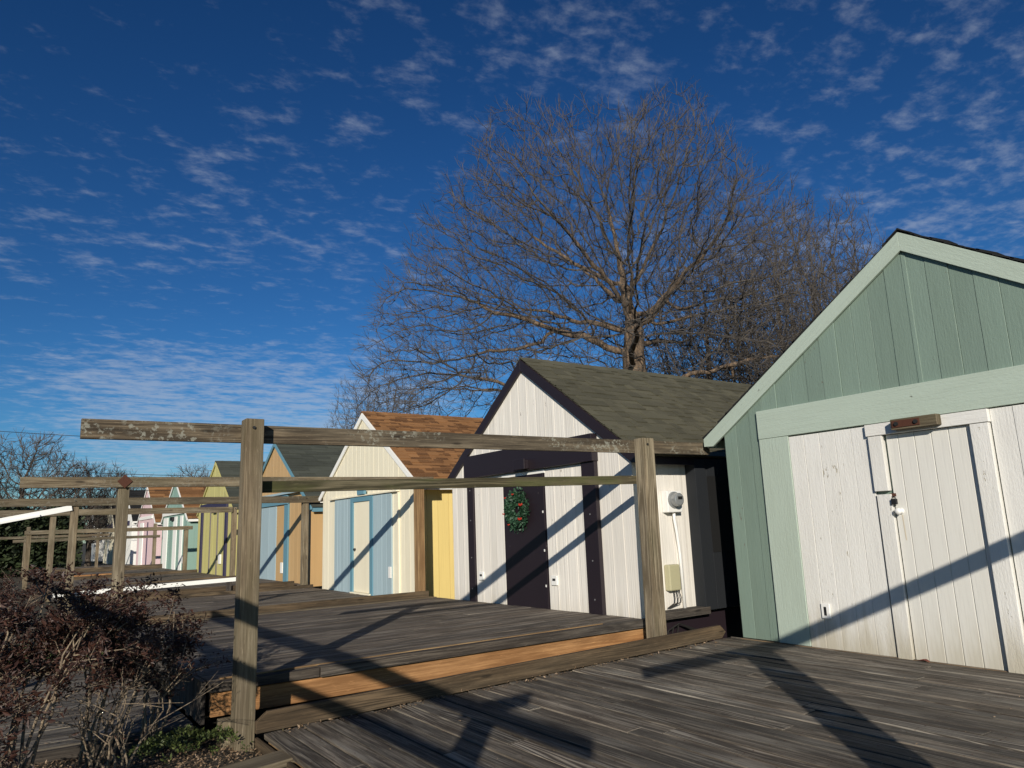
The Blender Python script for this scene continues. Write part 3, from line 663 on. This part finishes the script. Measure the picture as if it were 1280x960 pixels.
# ---- hut 3, cream and pale blue
def front_cream(t, xf, z0):
    z1 = 2.04
    vpan(t, 'blue_panel', P_LBLUE, xf, 14.42, 15.32, z0, z1, .03, .2, .006); vpan(t, 'blue_panel', P_LBLUE, xf, 12.50, 13.32, z0, z1, .03, .2, .006)
    vpan(t, 'door_trim', P_BLUE, xf, 14.29, 14.42, z0, z1, .045); vpan(t, 'door_trim', P_BLUE, xf, 13.32, 13.46, z0, z1, .045); hpan(t, 'door_head', P_BLUE, xf, 14.29, 13.46, 1.94, z1, .045)
    d = vpan(t, 'door', P_CREAM, xf, 13.465, 14.285, z0+.08, 1.935, .02); b = MB(); b.tube([(xf-.02,14.2,1.0),(xf-.06,14.2,1.0)], .025, 8); b.build('door_knob', M_DKMET, d)
    hpan(t, 'door_sill', P_CREAM, xf, 14.35, 13.4, z0, z0+.075, .08)
    hpan(t, 'drip_cap', P_CREAM, xf, 15.6, 12.2, z1+.002, z1+.03, .07)
    b = MB(); b.aabb(xf-.10,xf-.046,13.6,13.95,z1+.032,z1+.12,'y'); b.build('lamp_box', P_BLUE, t, bevel=.006)
    b = MB(); b.aabb(xf-.05,xf-.031,12.50,12.60,.5,.7,'z'); b.build('outlet_cover', M_WPL, t)
    b = MB(); b.aabb(xf-.02,xf-.0005,11.6,11.75,z0,2.1,'z'); b.aabb(xf-.03,xf-.0006,12.2,12.26,z0,2.03,'z'); b.build('corner_trim', P_CREAM, t)
hut('cream hut with pale blue front panels, yellow side wall and brown shingle roof', 13.85, 2.27, 3.76, .655, .10, 5.92, 5.0, .17, .02, P_CREAM, P_YELL, P_FWHT, SH_BROWN, .22, .005, .0015, course=.075, streak=True, tabs=(.10,.30), front_fn=front_cream, rw=.10)
# ---- hut 4, apricot and blue
def front_tan(t, xf, z0):
    vpan(t, 'blue_panel', P_LBLUE, xf, 19.46, 22.0, z0, 2.08, .03, .6); vpan(t, 'door', P_TAN, xf, 18.78, 19.44, z0, 2.08, .02)
    vpan(t, 'blue_strip', P_BLUE, xf, 18.47, 18.78, z0, 2.12, .04); hpan(t, 'header_board', P_BLUE, xf, 22.2, 18.47, 2.10, 2.34, .07)
    hpan(t, 'drip_cap', P_LBLUE, xf, 22.4, 17.5, 2.345, 2.40, .12)
    b = MB(); b.aabb(xf-.05,xf-.02,18.84,18.98,.40,.66,'z'); b.build('outlet_cover', M_WPL, t)
hut('apricot orange hut with pale blue panel and blue strips, partly behind the nearest post', 19.75, 2.85, 3.84, .62, .15, 5.92, 5.0, .15, .03, P_TAN, None, P_BLUE, SH_GREY, .3, .005, .001, tabs=(.3,.5), front_fn=front_tan, rw=.09)
# ---- hut 5, lime yellow
def front_lime(t, xf, z0):
    for y in (28.2,24.72): vpan(t, 'violet_strip', P_NAVY, xf, y-.12, y+.14, z0, 2.3, .05)
    for y in (26.95,25.9): vpan(t, 'board_batten', P_RIMM, xf, y-.04, y+.04, z0, 2.25, .03)
    hpan(t, 'header_board', P_NAVY, xf, 28.4, 24.6, 2.28, 2.50, .07)
    b = MB(); b.aabb(xf-.1,xf-.0505,26.1,26.5,2.15,2.32,'y'); b.build('lamp_box', M_BLACK, t)
    b = MB(); b.aabb(xf-.05,xf-.002,25.3,25.55,.5,.8,'z'); b.build('outlet_cover', M_WPL, t)
P_RIMM = paint('grey_violet_line', (.16,.14,.13), .2)
hut('lime yellow hut with dark violet strips and grey roof', 26.5, 2.45, 3.93, .66, .03, 5.92, 5.0, .15, .02, P_LIME, None, P_LIME, SH_GREY, .42, .008, .002, tabs=(.4,.7), course=.18, front_fn=front_lime, rw=.08)
# ---- hut 6, mint stripes
def front_mint(t, xf, z0):
    for a, e, m in ((34.9,35.9,P_FWHT),(32.9,33.6,P_FWHT),(31.7,32.2,P_FWHT),(33.7,34.3,P_FMINT)):
        vpan(t, 'stripe_board' if m is P_FMINT else 'white_stripe', m, xf, a, e, z0, 2.25, .03)
    hpan(t, 'header_board', P_FWHT, xf, 36.1, 31.0, 2.33, 2.5, .06)
    b = MB(); b.aabb(xf-.12,xf-.01,33.4,33.9,2.1,2.25,'y'); b.build('lamp_box', M_BLACK, t)
    b = MB(); b.aabb(xf-.05,xf-.002,31.2,31.5,.4,.7,'z'); b.build('outlet_cover', M_WPL, t)
hut('mint green hut with white vertical stripes and brown roof', 33.6, 2.7, 3.86, .60, .05, 5.92, 5.0, .2, .03, P_FMINT, None, P_FWHT, SH_BROWN, .45, .008, .002, tabs=(.4,.8), course=.2, front_fn=front_mint, rw=.10)
def front_pink(t, xf, z0):
    vpan(t, 'door', P_FWHT, xf, 41.6, 42.6, z0, 2.2, .04); hpan(t, 'header_board', P_FWHT, xf, 43.0, 39.0, 2.35, 2.5, .05); vpan(t, 'violet_strip', P_NAVY, xf, 40.2, 40.3, z0, 2.2, .04)
hut('pale pink hut with brown roof, farthest coloured hut clearly seen', 40.9, 2.7, 4.05, .65, .0, 5.92, 5.0, .2, .03, P_PINK, None, P_FWHT, SH_BROWN, .45, .008, .002, tabs=(.5,.9), course=.22, front_fn=front_pink, rw=.10)
def front_far(t, xf, z0):
    hpan(t, 'header_board', P_NAVY, xf, t.location.y+1.6, t.location.y-1.6, 2.2, 2.45, .05); vpan(t, 'door', P_FWHT, xf, t.location.y-.4, t.location.y+.5, z0, 2.1, .03)
hut('far white hut with a dark roof beyond the pink hut', 48.3, 2.6, 4.25, .65, -.1, 5.92, 5.0, .2, .03, P_FWHT, None, P_FWHT, SH_BLACK, .5, .01, .002, tabs=(.6,1), course=.25, front_fn=front_far, rw=.10)
hut('farther beige hut with dark roof, a sliver seen between frame posts', 56.0, 2.6, 4.0, .65, -.1, 5.92, 5.0, .2, .03, P_CREAM, None, P_CREAM, SH_BLACK, .5, .01, .002, tabs=(.6,1), course=.25, front_fn=front_far, rw=.10)
hut('last small white hut of the row, seen between the left frame posts', 68.5, 3.0, 4.5, .65, -.1, 5.92, 5.0, .2, .03, P_FWHT, None, P_FWHT, SH_GREY, .5, .01, .002, tabs=(.6,1), course=.25, front_fn=front_far, rw=.12)

# ------------------------------------------------------------------ trees (space colonisation, bare winter crowns)
def grow(base, trunk_h, lean, attract, step=.42, infl=3.2, kill=.62, iters=130, seed=1, trunk_step=.5, side_nodes=()):
    rng = np.random.default_rng(seed)
    nodes = [np.array(base, float)]; par = [-1]; n = int(trunk_h/trunk_step); d = np.array([lean[0], lean[1], 1.0])
    for k in range(n):
        nodes.append(nodes[-1]+d*trunk_step+rng.normal(0,.03,3)*np.array([1,1,0])); par.append(len(nodes)-2)
    A = attract.copy(); near = np.full(len(A), 1e9); idx = np.zeros(len(A), int)
    P = np.array(nodes); 
    st = max(1, int(n*.55))
    for i in range(st, len(P)):
        dd = np.linalg.norm(A-P[i], axis=1); m = dd < near; near[m] = dd[m]; idx[m] = i
    big = infl*4; ch = {}
    for it in range(iters):
        lim = big if it < 22 else infl
        act = near < lim
        if not act.any(): break
        ids = idx[act]; V = A[act]-P[ids]; V /= np.linalg.norm(V, axis=1)[:,None]+1e-9
        u, inv = np.unique(ids, return_inverse=True); D = np.zeros((len(u),3)); np.add.at(D, inv, V)
        D += rng.normal(0,.28,D.shape)*np.linalg.norm(D,axis=1)[:,None]*.5
        D[:,2] += .11*np.linalg.norm(D,axis=1)
        D /= np.linalg.norm(D, axis=1)[:,None]+1e-9
        new = P[u]+D*step
        ok = []
        for q_, (uu, nv) in enumerate(zip(u, new)):
            ks = ch.get(int(uu), [])
            if len(ks) >= 3 or any(np.linalg.norm(P[k_]-nv) < step*.55 for k_ in ks): 
                dead = (idx == uu) & (near < 1e8); near[dead] = 1e9; continue
            ok.append(q_)
        if not ok: break
        u = u[ok]; new = new[ok]
        for q_, uu in enumerate(u): ch.setdefault(int(uu), []).append(len(P)+q_)
        s0 = len(P); P = np.vstack([P, new]); par += list(map(int, u))
        for k in range(len(new)):
            dd = np.linalg.norm(A-new[k], axis=1); m = dd < near; near[m] = dd[m]; idx[m] = s0+k
        keep = near > kill; A = A[keep]; near = near[keep]; idx = idx[keep]
        if len(A) == 0: break
    return P, np.array(par)
def dome(n, c, ax, rl, rr, rd, z0, z1, droop, seed):
    """points in a lopsided dome: ax = lateral unit vector"""
    rng = np.random.default_rng(seed); out = []; ax = np.array(ax); dp = np.array([-ax[1], ax[0]])
    while len(out) < n:
        l, d, h = rng.uniform(-1,1), rng.uniform(-1,1), rng.uniform(0,1)
        q = l*l+d*d
        if q > 1: continue
        lump = 1+.07*math.sin(l*9+seed)+.06*math.sin(d*8+l*5)
        top = (1-q)**.5*lump; bot = max(0, .18*(1-q*2.2))
        if h > top or h < bot: continue
        if rng.uniform() > .35+.65*(q**.5*.6+h*.6): continue
        xy = np.array(c[:2])+ax*(l*(rl if l < 0 else rr))+dp*d*rd
        out.append([xy[0], xy[1], z0+h*(z1-z0)-droop*q])
    return np.array(out)
def tree(label, base, P, par, r0, tip=.011, expo=2.35, twigs=2, twl=(.35,.8), seed=3, mb=M_BARK, mt=M_TWIG, up=.35, cutoff=.055, name='bare_tree', twr=.006):
    rng = random.Random(seed); n = len(P); kids = [[] for _ in range(n)]
    for i, p in enumerate(par):
        if p >= 0: kids[p].append(i)
    r = np.zeros(n)
    for i in range(n-1, -1, -1):
        r[i] = tip if not kids[i] else sum(r[k]**expo for k in kids[i])**(1/expo)
    sc = r0/r[0]; 
    r = np.where(r > tip*2.5, r*(1+(sc-1)*np.clip((r-tip*2.5)/(r[0]-tip*2.5), 0, 1)), r)
    t = thing(name, label, 'tree', tuple(base), TG)
    T, C = MB(), MB()
    # chains
    order = []
    start = [(0, None)]
    stack = [0]
    def mainkid(i): return max(kids[i], key=lambda k: r[k])
    stack = [(0, -1)]
    while stack:
        i, p0 = stack.pop(); chain = [] if p0 < 0 else [p0]; cur = i
        while True:
            chain.append(cur)
            if not kids[cur]: break
            m = mainkid(cur)
            for k in kids[cur]:
                if k != m: stack.append((k, cur))
            cur = m
        pts = [Vector(P[c]) for c in chain]; rad = [min(r[c], r[i]*1.15) if q == 0 and p0 >= 0 else r[c] for q, c in enumerate(chain)]
        if p0 < 0: rad[0] *= 1.35
        # split thick / thin
        k = next((q for q, v in enumerate(rad) if v < cutoff), len(rad))
        if k >= 2: T.tube(pts[:k+1], rad[:k+1], 8, cap=False)
        if k < len(pts)-0:
            a = max(k-0, 0) if k >= 2 else 0
            if len(pts)-a >= 2: C.tube(pts[a:], rad[a:], 4, cap=False)
    cz = P[:,2].mean(); cen = Vector((float(P[:,0].mean()), float(P[:,1].mean()), float(cz)))
    for i in range(n):
        if r[i] > .035 or par[i] < 0: continue
        p = Vector(P[i]); d0 = (p-Vector(P[par[i]])).normalized(); out = (p-cen).normalized()
        for q in range(twigs+(1 if not kids[i] else 0)):
            d = (d0*.8+out*.45+Vector((rng.gauss(0,.55),rng.gauss(0,.55),rng.gauss(0,.45)+up))).normalized()
            L = rng.uniform(*twl); m_ = p+d*L*.5; d2 = (d+Vector((rng.gauss(0,.3),rng.gauss(0,.3),rng.gauss(.15,.3)))).normalized(); e = m_+d2*L*.5
            C.tube([p, m_, e], [twr*1.2, twr, twr*.5], 3, cap=False)
            if rng.random() < .6:
                d3 = (d+Vector((rng.gauss(0,.7),rng.gauss(0,.7),rng.gauss(.2,.5)))).normalized(); C.tube([m_, m_+d3*L*.5], [twr*.9, twr*.4], 3, cap=False)
    T.build('trunk', mb, t, smooth=True); C.build('crown', mt, t)
    return t
TG = 'bare winter trees behind the huts'
ob = (.699*28, .715*28, -.3); lat = (.715,-.699)
A = dome(9500, ob, lat, 11.2, 8.2, 8.2, 6.4, 18.1, 1.5, 5)
P_, par_ = grow(ob, 9.8, (0,0), A, seed=4, step=.36, kill=.50, infl=2.6, iters=170)
tree('big bare oak with broad spreading crown and thick trunk behind the white and plum hut', ob, P_, par_, .52, twigs=3, tip=.0095, expo=2.04, up=.5)
# smaller trees: two prototypes, copied
def small(seed, h0, h1, rad, n, th):
    n = int(n*1.9)
    A = dome(n, (0,0,0), (1,0), rad, rad, rad*.9, h0, h1, .6, seed); return grow((0,0,-.3), th, (.02,-.03), A, seed=seed, step=.34, infl=2.4, kill=.46)
Pa, pa = small(11, 4.2, 14.8, 3.6, 1300, 5.0); ta = tree('x', (0,0,-.3), Pa, pa, .17, twigs=3, seed=5, twl=(.3,.75), twr=.0065)
Pb, pb = small(23, 3.0, 12.5, 4.2, 1200, 3.6); tb = tree('x', (0,0,-.3), Pb, pb, .19, twigs=3, seed=8, twl=(.3,.8), twr=.0065)
Pc, pc = small(31, 2.4, 8.6, 4.6, 1000, 2.6); tcx = tree('x', (0,0,-.3), Pc, pc, .22, twigs=3, seed=9, twl=(.4,.9), twr=.011, tip=.018, mb=M_DBARK, mt=M_DBARK)
used = set()
def put(src, label, dirv, dist, scale=1.0, rz=0.0, sz=None):
    if src.name in used:
        r = src.copy(); COL.objects.link(r)
        for ch in list(src.children):
            c = ch.copy(); COL.objects.link(c); c.parent = r
    else: r = src; used.add(src.name)
    r.location = (dirv[0]*dist, dirv[1]*dist, -.3); r.rotation_euler = (0,0,rz); r.scale = (scale, scale, sz or scale); r['label'] = label
put(ta, 'tall slender bare tree just right of the big oak', (.766,.642), 34, 1.05, .4)
put(tb, 'bushy bare tree whose trunk rises by the ridge end of the olive roof', (.795,.607), 31, .98, 1.4)
put(ta, 'tall bare tree nearest the left slope of the green hut roof', (.829,.559), 34, 1.10, 2.2)
put(tb, 'bare tree rising behind the left slope of the green gable', (.848,.531), 35, 1.24, 3.3)
put(ta, 'bare tree half hidden behind the green gable, left of its peak', (.868,.497), 37, 1.10, 4.4)
put(tb, 'bare tree mostly hidden by the green gable, its twigs ending beside the peak', (.888,.459), 39, 1.10, 2.7)
put(tb, 'low bare tree between the big oak trunk and the slender trees', (.735,.678), 36, .82, 5.0)
put(ta, 'crooked bare tree seen through the twigs right of the oak, half as tall', (.81,.586), 40, .80, 1.0)
put(tb, 'bare tree seen above the brown shingle roof ridge, left of the plum gable', (.43,.903), 42, .84, .9)
put(ta, 'thin bare tree at the left end of the brown shingle ridge', (.385,.923), 46, .74, 2.9)
put(tcx, 'spreading bare tree at the left picture edge above the second beam', (.015,1.0), 54, .95, .3)
put(tcx, 'broad distant bare tree right of the one at the left edge', (.085,.996), 58, .80, 1.8)
put(tcx, 'distant bare tree above the rusty diamond plate', (.125,.992), 66, .78, 3.0)
put(tcx, 'distant bare tree behind the ridge of the brown roofed mint hut', (.195,.981), 62, .80, 4.1)
put(tcx, 'farther bare tree at the left edge, low and wide', (-.045,.999), 60, .85, 5.2)

# dark evergreen hedge far left
b = MB(); rng = random.Random(4)
for q in range(34000):
    x = rng.uniform(-12, 3.7); y = 48+rng.uniform(-1.2,1.2)+.02*x; h = 3.1+.35*math.sin(x*.9)+.4*math.sin(x*2.3+1); z = rng.uniform(-.3, h)
    c = Vector((x,y,z)); d = Vector((rng.gauss(0,1),rng.gauss(0,1),rng.gauss(0,1))).normalized(); e = d.orthogonal().normalized(); s_ = rng.uniform(.07,.14)
    b.poly([c-d*s_-e*s_*.6, c+d*s_-e*s_*.6, c+d*s_+e*s_*.6, c-d*s_+e*s_*.6], [(0,0)]*4, rng.random())
tag(b.build('evergreen_hedge', M_HEDGE, loc=(0,48,-.3)), 'dark evergreen hedge behind the far frames at the left edge', 'hedge')

# utility wires
for k, (z0_, z1_, yy_) in enumerate(((5.2,4.55,40.0),(6.75,6.5,40.0),(4.3,3.9,40.0))):
    b = MB(); pts = [(-6+q*1.1, yy_, z0_+(z1_-z0_)*q/20-.35*(1-((q-10)/10)**2)) for q in range(21)]; b.tube(pts, .013, 5)
    tag(b.build('overhead_wire', M_BLACK, loc=(-6,yy_,z0_)), ('middle thin overhead wire crossing the sky at left, clearest of three','topmost faint overhead wire in the sky at left','lowest overhead wire at left, just above the far tree tops')[k], 'wire', 'thin overhead wires at left')

# ------------------------------------------------------------------ shrubs
SG = 'dark red leaved shrubs at lower left'
def shrub(label, base, stems, topz, spread, nleaf, seed, leafm=M_LEAFR, ls=(.010,.019), cen=(0,0), flat=.25, sr=.009, branches=5):
    rng = random.Random(seed); t = thing('shrub', label, 'shrub', base, SG if leafm is M_LEAFR else None)
    Sx, Lf = MB(), MB(); tips = []
    for k in range(stems):
        a = rng.uniform(0,6.28); rr = spread*math.sqrt(rng.random())
        bx = Vector(base)+Vector((rng.gauss(0,.05),rng.gauss(0,.05),0)); tp = Vector((base[0]+cen[0]+rr*math.cos(a), base[1]+cen[1]+rr*math.sin(a), topz-flat*rng.random()-.12*rr/spread))
        mid_ = bx.lerp(tp,.45)+Vector((rng.gauss(0,.05),rng.gauss(0,.05),.04)); m2 = bx.lerp(tp,.75)+Vector((rng.gauss(0,.06),rng.gauss(0,.06),.03))
        pts = [bx, bx.lerp(mid_,.5)+Vector((rng.gauss(0,.02),rng.gauss(0,.02),0)), mid_, m2, tp]; Sx.tube(pts, [sr*1.3,sr*1.1,sr*.9,sr*.6,sr*.3], 5)
        for q in range(branches):
            f = rng.uniform(.35,.95); p0 = (mid_.lerp(tp,(f-.35)/.65)); e = p0+Vector((rng.gauss(0,.16),rng.gauss(0,.16),rng.uniform(.02,.22))); e.z = min(e.z, topz+.03)
            m_ = p0.lerp(e,.5)+Vector((rng.gauss(0,.02),rng.gauss(0,.02),.01)); Sx.tube([p0,m_,e], [sr*.5,sr*.4,sr*.25], 4, cap=False); tips.append((p0,e))
            for _ in range(3):
                e2 = e+Vector((rng.gauss(0,.09),rng.gauss(0,.09),rng.gauss(.02,.05))); Sx.tube([m_,e2],[sr*.3,sr*.15],3,cap=False); tips.append((m_,e2))
    for q in range(nleaf):
        p0, e = rng.choice(tips); c = p0.lerp(e, rng.uniform(.4,1.08))+Vector((rng.gauss(0,.025),rng.gauss(0,.025),rng.gauss(0,.02)))
        d = Vector((rng.gauss(0,1),rng.gauss(0,1),rng.gauss(.2,.7))).normalized(); s_ = rng.uniform(*ls)*rng.choice((.6,1,1,1.5)); e_ = d.cross(Vector((rng.gauss(0,1),rng.gauss(0,1),rng.gauss(0,1)))).normalized()
        nn = d.cross(e_)*s_*.25
        Lf.poly([c, c+d*s_+e_*s_*.38+nn, c+d*s_*2, c+d*s_-e_*s_*.38+nn], [(0,0)]*4, rng.random())
    Sx.build('stems', M_TWIGL, t, smooth=True); 
    if nleaf: Lf.build('leaves', leafm, t)
    return t
shrub('dark red leaved shrub at the left edge, tallest, with a flat dense top', (.10,5.1,-.12), 13, 1.24, .60, 12000, 1, cen=(.0,.35))
shrub('dark red leaved shrub in the middle of the planting, pale stems forking from one foot', (.62,5.75,-.1), 8, 1.04, .50, 6500, 2, cen=(-.05,.15))
shrub('sparse red leaved shrub nearest the timber frame post, twiggy right side', (.98,6.1,-.08), 7, .88, .42, 2600, 3, cen=(.05,.2), flat=.4)
shrub('low dark shrub behind the boardwalk at left', (-.1,8.3,-.05), 12, 1.0, .75, 9000, 4, cen=(0,1.6))
shrub('leafless pale stemmed bush forking low in front of the boardwalk', (.66,5.3,-.12), 8, .62, .34, 40, 6, cen=(-.05,.1), flat=.3, branches=3, sr=.008)
shrub('red leaved bush low at the bottom left corner', (-.15,4.3,-.12), 9, .66, .5, 3800, 8, cen=(.1,.5), flat=.3)
shrub('unseen evergreen shrub added outside the picture to dapple the planting', (-3.5,3.2,-.1), 16, 2.1, .8, 2600, 10, leafm=M_LEAFG, ls=(.03,.06), flat=1.2, sr=.016)  # invented shrub, out of view, added for its dappled shade
# ground cover tufts and litter (uncountable)
def scatter(name, n, xr, yr, mat, sz, zf, seed, up=.3, kind='stuff', avoid=None, tall=0):
    rng = random.Random(seed); b = MB()
    for q in range(n):
        x, y = rng.uniform(*xr), rng.uniform(*yr)
        if avoid and avoid(x, y): continue
        c = Vector((x,y,zf(x,y)+rng.random()*tall)); d = Vector((rng.gauss(0,1),rng.gauss(0,1),rng.gauss(up,.3))).normalized(); e = Vector((rng.gauss(0,1),rng.gauss(0,1),rng.gauss(0,.25))); e = (e-d*e.dot(d)).normalized(); s_ = rng.uniform(*sz)
        b.poly([c, c+d*s_+e*s_*.4, c+d*s_*2, c+d*s_-e*s_*.4], [(0,0)]*4, rng.random())
    return tag(b.build(name, mat), kind=kind)
scatter('leaf_litter', 30000, (-2.2,1.55), (2.6,6.2), M_LEAFD, (.006,.015), lambda x,y: gh(x,y)+.012, 1, .15)
scatter('dry_leaves', 120, (-1.5,1.3), (6.3,9.5), M_LEAFD, (.012,.025), lambda x,y: -.012, 2, .05)
def tuft(x, y): return min(math.hypot(x-1.18,y-5.95), math.hypot(x-.95,y-5.55)*1.2, math.hypot(x-1.35,y-5.62)*1.3, math.hypot(x-.3,y-10.4)*.5)
scatter('ground_cover', 26000, (-.3,1.55), (4.7,6.2), M_LEAFG, (.008,.017), lambda x,y: gh(x,y)+.01+.14*max(0,1-tuft(x,y)/.34), 3, .5, avoid=lambda x,y: tuft(x,y) > .34 or tuft(x,y) > .2+.14*math.sin(x*31)*math.sin(y*27), tall=.03)
scatter('ground_cover', 9000, (-3,1.25), (9.8,11.0), M_LEAFG, (.015,.03), lambda x,y: gh(x,y)+.06+.1*math.sin(x*4)**2, 4, .6, tall=.12)
scatter('deck_debris', 420, (1.7,6.3), (5.36,5.49), M_LEAFD, (.006,.016), lambda x,y: .0165*(x-1.6)+.006, 5, .05)
scatter('deck_debris', 160, (1.8,6.5), (.8,5.4), M_LEAFD, (.004,.010), lambda x,y: .0165*(x-1.6)+.006, 6, .05)
# a single red leaf by the door
fl = MB(); c = Vector((6.53,3.42,.095))
pts = [c+Vector((.02*math.cos(a)*(1.2+.5*math.cos(3*a)), .05*math.sin(a), .006*math.cos(2*a))) for a in [q*math.pi/8 for q in range(16)]]
fl.prism(pts, (0,0,1), .0015, .5); tag(fl.build('fallen_leaf', plain('red_leaf',(.16,.035,.02),.7), loc=tuple(c)), 'dark red fallen leaf at the foot of the white plank door', 'leaf')
# clean helper property
for o in bpy.data.objects:
    if '_w' in o: del o['_w']
